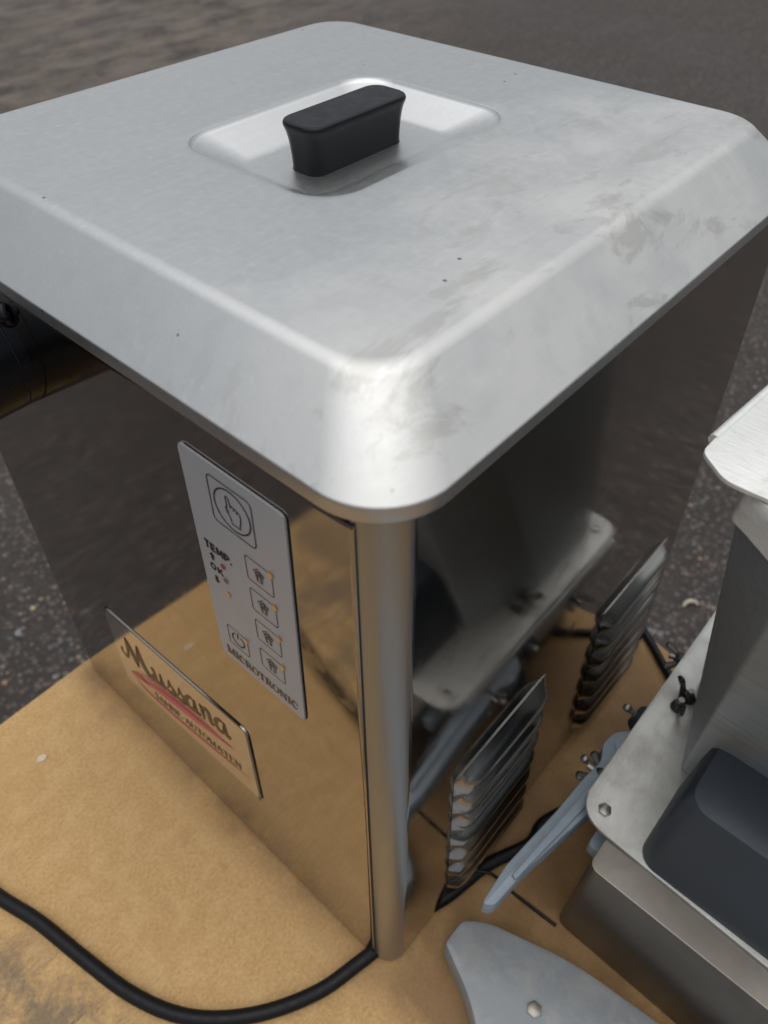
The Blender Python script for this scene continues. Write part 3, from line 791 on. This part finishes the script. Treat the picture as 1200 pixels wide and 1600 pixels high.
# mounting plate with rounded corners
bm = bmesh.new(); prism(bm, roundpoly([(.115, -.30), (.365, -.30), (.362, -.046), (.124, -.044)], [.018, .018, .020, .022], 10), .1170, .1200, .0006)
npart('mounting_plate', bm, M_alu)
bm = bmesh.new(); box(bm, .142, .350, -.0465, -.0435, .088, .1135, .0006); box(bm, .142, .350, -.0650, -.0466, .088, .0905, .0004); npart('side_rail', bm, M_alu)
def wing(x, y, z, rotx, rz):
    wn_ = empty('wing_nut', (x, y, z)); wn_.parent = nb; wn_.location = Vector((x, y, z))+NO; wn_.rotation_euler = (rotx, 0, rz)
    bm = bmesh.new(); tube(bm, [(0, 0, 0), (0, 0, .002), (0, 0, .005), (0, 0, .0058)], [.0052, .0050, .0038, .0030], 16); bmobj('boss', bm, M_wing, wn_)
    bm = bmesh.new(); tube(bm, [(0, 0, -.003), (0, 0, .0100)], .0021, 12); bmobj('bolt', bm, M_bolt, wn_)
    for s_ in (-1, 1):
        bm = bmesh.new()
        pts_ = [(s_*.003, 0, .0035), (s_*.0065, 0, .0060), (s_*.0095, 0, .0100), (s_*.0108, 0, .0130)]
        tube(bm, spline(pts_, 4), [.0020, .0020, .0021, .0022, .0024, .0027, .0029, .0031, .0032, .0032, .0031, .0026, .0014], 10)
        for v_ in bm.verts: v_.co.y *= .45
        bmobj('wing', bm, M_wing, wn_)
    return wn_
P = atz(1075, 1092, .12); wing(P.x, P.y+.0005, .1202, 0, R(70))
wing(.232, -.0595, .1202, 0, R(25))
P = atz(1045, 1070, .100); wing(.285, -.0433, .100, R(-90), R(20))
wing(.165, -.0433, .100, R(-90), R(0))
# hopper: leaning tapered tube with thick worn rim
hp = empty('hopper', (0, 0, 0)); hp.parent = nb
zB, zT = .1202, .384
bot = [(.262, -.061), (.262, -.185), (.335, -.185), (.335, -.061)]
bot = [(.192, -.0815), (.262, -.0620), (.262, -.0621), (.338, -.0625), (.338, -.185), (.192, -.185)]
top = [(.112, -.0770), (.1445, -.0475), (.16, -.0473), (.300, -.0473), (.300, -.2200), (.112, -.2200)]
bm = bmesh.new()
rings = []
for k in range(2):
    for (P_, z) in (((bot, zB), (top, zT)) if k == 0 else ((top, zT), (bot, zB+.002))):
        cxx = sum(p[0] for p in P_)/6; cyy = sum(p[1] for p in P_)/6; s_ = 1 if k == 0 else .975
        rings.append([(cxx+(p[0]-cxx)*s_, cyy+(p[1]-cyy)*s_, z) for p in roundpoly(P_, .002, 4)])
loft(bm, rings, False, True)
o = bmobj('hopper_wall', bm, M_hop, hp); o.location = NO
# rim: ring with opening
def q3(x, y, z): P = atz(x, y, z); return (P.x, P.y)
zr = .400
outer = roundpoly([q3(1166, 762, zr), q3(1162, 812, .388), q3(1212, 872, .388), (.100, -.235), (.315, -.235), (.315, -.036)], [.003, .005, .006, .012, .012, .004], 5)
inner = roundpoly([q3(1188, 722, zr), q3(1204, 760, zr), (.130, -.085), (.130, -.212), (.295, -.212), (.295, -.044)], [.002, .002, .006, .012, .012, .008], 5)
def ringsolid(bm, outer, inner, z0, z1, bev=.0015):
    n = len(outer)
    ro = [[(p[0], p[1], z0)  for p in outer], [(p[0], p[1], z1-bev) for p in outer]]
    cxo = sum(p[0] for p in outer)/n; cyo = sum(p[1] for p in outer)/n
    ro.append([(p[0]+(cxo-p[0])*.015, p[1]+(cyo-p[1])*.015, z1) for p in outer])
    ro.append([(p[0]-(cxo-p[0])*.01, p[1]-(cyo-p[1])*.01, z1) for p in inner])
    ro.append([(p[0], p[1], z1-bev) for p in inner]); ro.append([(p[0], p[1], z0) for p in inner]); ro.append(ro[0])
    vs_ = [[bm.verts.new(q) for q in r1] for r1 in ro[:-1]]; vs_.append(vs_[0])
    for a_, b2 in zip(vs_, vs_[1:]):
        for i in range(n):
            j = (i+1) % n; bm.faces.new((a_[i], a_[j], b2[j], b2[i]))
bm = bmesh.new(); ringsolid(bm, outer, inner, .384, zr, .0025)
bmesh.ops.subdivide_edges(bm, edges=[e_ for e_ in bm.edges if e_.calc_length() > .012], cuts=5, use_grid_fill=True)
for v_ in bm.verts:
    n_ = math.sin(v_.co.y*310+v_.co.x*120)*.0005+math.sin(v_.co.x*700+v_.co.z*900)*.0004
    v_.co += Vector((n_, n_*.6, n_*.5))
o = bmobj('rim', bm, M_cast, hp); o.location = NO
# thin flange tongue reaching towards the steel machine
bm = bmesh.new()
tg = roundpoly([q3(1096, 708, .4015), q3(1130, 752, .4015), q3(1163, 768, .4015), q3(1215, 790, .4015), q3(1290, 650, .4015), q3(1225, 595, .4015), q3(1116, 687, .4015)], [.0035, .004, .002, .004, .004, .004, .0015], 6)
prism(bm, tg, .4005, .4025, .0004)
o = bmobj('flange', bm, M_cast, hp); o.location = NO
bm = bmesh.new(); a_ = q3(1113, 684, .4015); c_ = q3(1290, 528, .4015)
tube(bm, [(a_[0], a_[1]-.0008, .4008), (c_[0], c_[1]-.0008, .4008)], .0023, 12)
o = bmobj('rolled_hem', bm, M_cast, hp); o.location = NO
# blue grey cast arm with eye
zA = .104
ar = empty('arm', (0, 0, 0)); ar.parent = nb
outl = [q3(*p, zA) for p in ((752, 1412), (790, 1352), (868, 1268), (912, 1215), (940, 1188), (942, 1160), (962, 1143), (992, 1141), (1022, 1156), (1034, 1176), (985, 1212), (905, 1284), (820, 1362), (772, 1416))]
bm = bmesh.new(); prism(bm, roundpoly(outl, .004, 4), .086, zA, .0015)
o = bmobj('arm_casting', bm, M_blue, ar); o.location = NO
bm = bmesh.new(); E_ = q3(980, 1166, zA)
tube(bm, [(E_[0], E_[1], zA-.002), (E_[0], E_[1], zA+.0008), (E_[0], E_[1], zA+.0009)], [.0085, .0085, .0075], 24)
o = bmobj('eye_boss', bm, M_blue, ar); o.location = NO
bm = bmesh.new(); tube(bm, [(E_[0], E_[1], zA), (E_[0], E_[1], zA+.0012)], .0036, 20)
o = bmobj('bolt_hole', bm, M_gap, ar); o.location = NO
bm = bmesh.new(); rib = [q3(*p, zA+.004) for p in ((800, 1366), (880, 1275), (925, 1222), (952, 1196), (962, 1208), (900, 1276), (806, 1374))]
prism(bm, roundpoly(rib, .003, 4), zA-.002, zA+.004, .001)
o = bmobj('rib', bm, M_blue, ar); o.location = NO
# low cast casing the arm is bolted to
bm = bmesh.new()
f1 = q3(694, 1472, .03); f2 = q3(722, 1436, .03)
prism(bm, roundpoly([f1, f2, (.062, -.034), (.080, -.09), (.098, -.25), (-.10, -.30), (-.30, -.26), (-.27, -.10), (-.10, -.115), (-.02, -.10), (.018, -.05)], [.003, .004, .01, .02, .02, .03, .03, .03, .03, .02, .01], 6), .001, .030, .004)
o = bmobj('casing', bm, M_case, ar); o.location = NO
bm = bmesh.new(); prism(bm, roundpoly([(.120, -.115), (.120, -.060), (.20, -.060), (.20, -.115)], .004), .088, .100, .001)
o = bmobj('bracket', bm, M_blue, ar); o.location = NO
# slate coloured bearing between arm and plate
bm = bmesh.new(); B_ = q3(1003, 1128, .105); 
axd = Vector((1, -.12, .1)).normalized(); c_ = Vector((B_[0]+.004, B_[1]-.006, .099))
tube(bm, [c_-axd*.008, c_-axd*.007, c_+axd*.006, c_+axd*.007], [.0125, .0138, .0138, .0125], 26)
o = npart('bearing', bm, M_dkblue)
bm = bmesh.new(); tube(bm, [c_+axd*.0065, c_+axd*.009], .0120, 26); npart('bearing_cap', bm, M_blue)
for q in ((988, 1113, .110), (922, 1193, .098)):
    P = atz(*q); bm = bmesh.new(); tube(bm, [(P.x, P.y-.002, q[2]), (P.x-.001, P.y+.004, q[2]+.003)], .0022, 8)
    bmesh.ops.create_icosphere(bm, subdivisions=2, radius=.0032, matrix=Matrix.Translation((P.x-.001, P.y+.004, q[2]+.003)))
    npart('screw', bm, M_bolt)

for (x, y, z) in ((.132, -.29, .1202), (.350, -.29, .1202), (.136, -.058, .1202), (.345, -.060, .1202)):
    bm = bmesh.new(); tube(bm, [(x, y, z), (x, y, z+.0018), (x, y, z+.0026)], [.0042, .0042, .0028], 6); npart('bolt_head', bm, M_bolt)
for (x, y) in ((.04, -.085), (-.06, -.16), (.07, -.2)):
    bm = bmesh.new(); tube(bm, [(x, y, .0300), (x, y, .0318), (x, y, .0324)], [.0048, .0048, .0036], 6)
    o = bmobj('bolt_head', bm, M_bolt, ar); o.location = NO
bm = bmesh.new(); box(bm, .140, .174, -.150, -.149, .2051, .2056); npart('housing_joint', bm, M_gap)
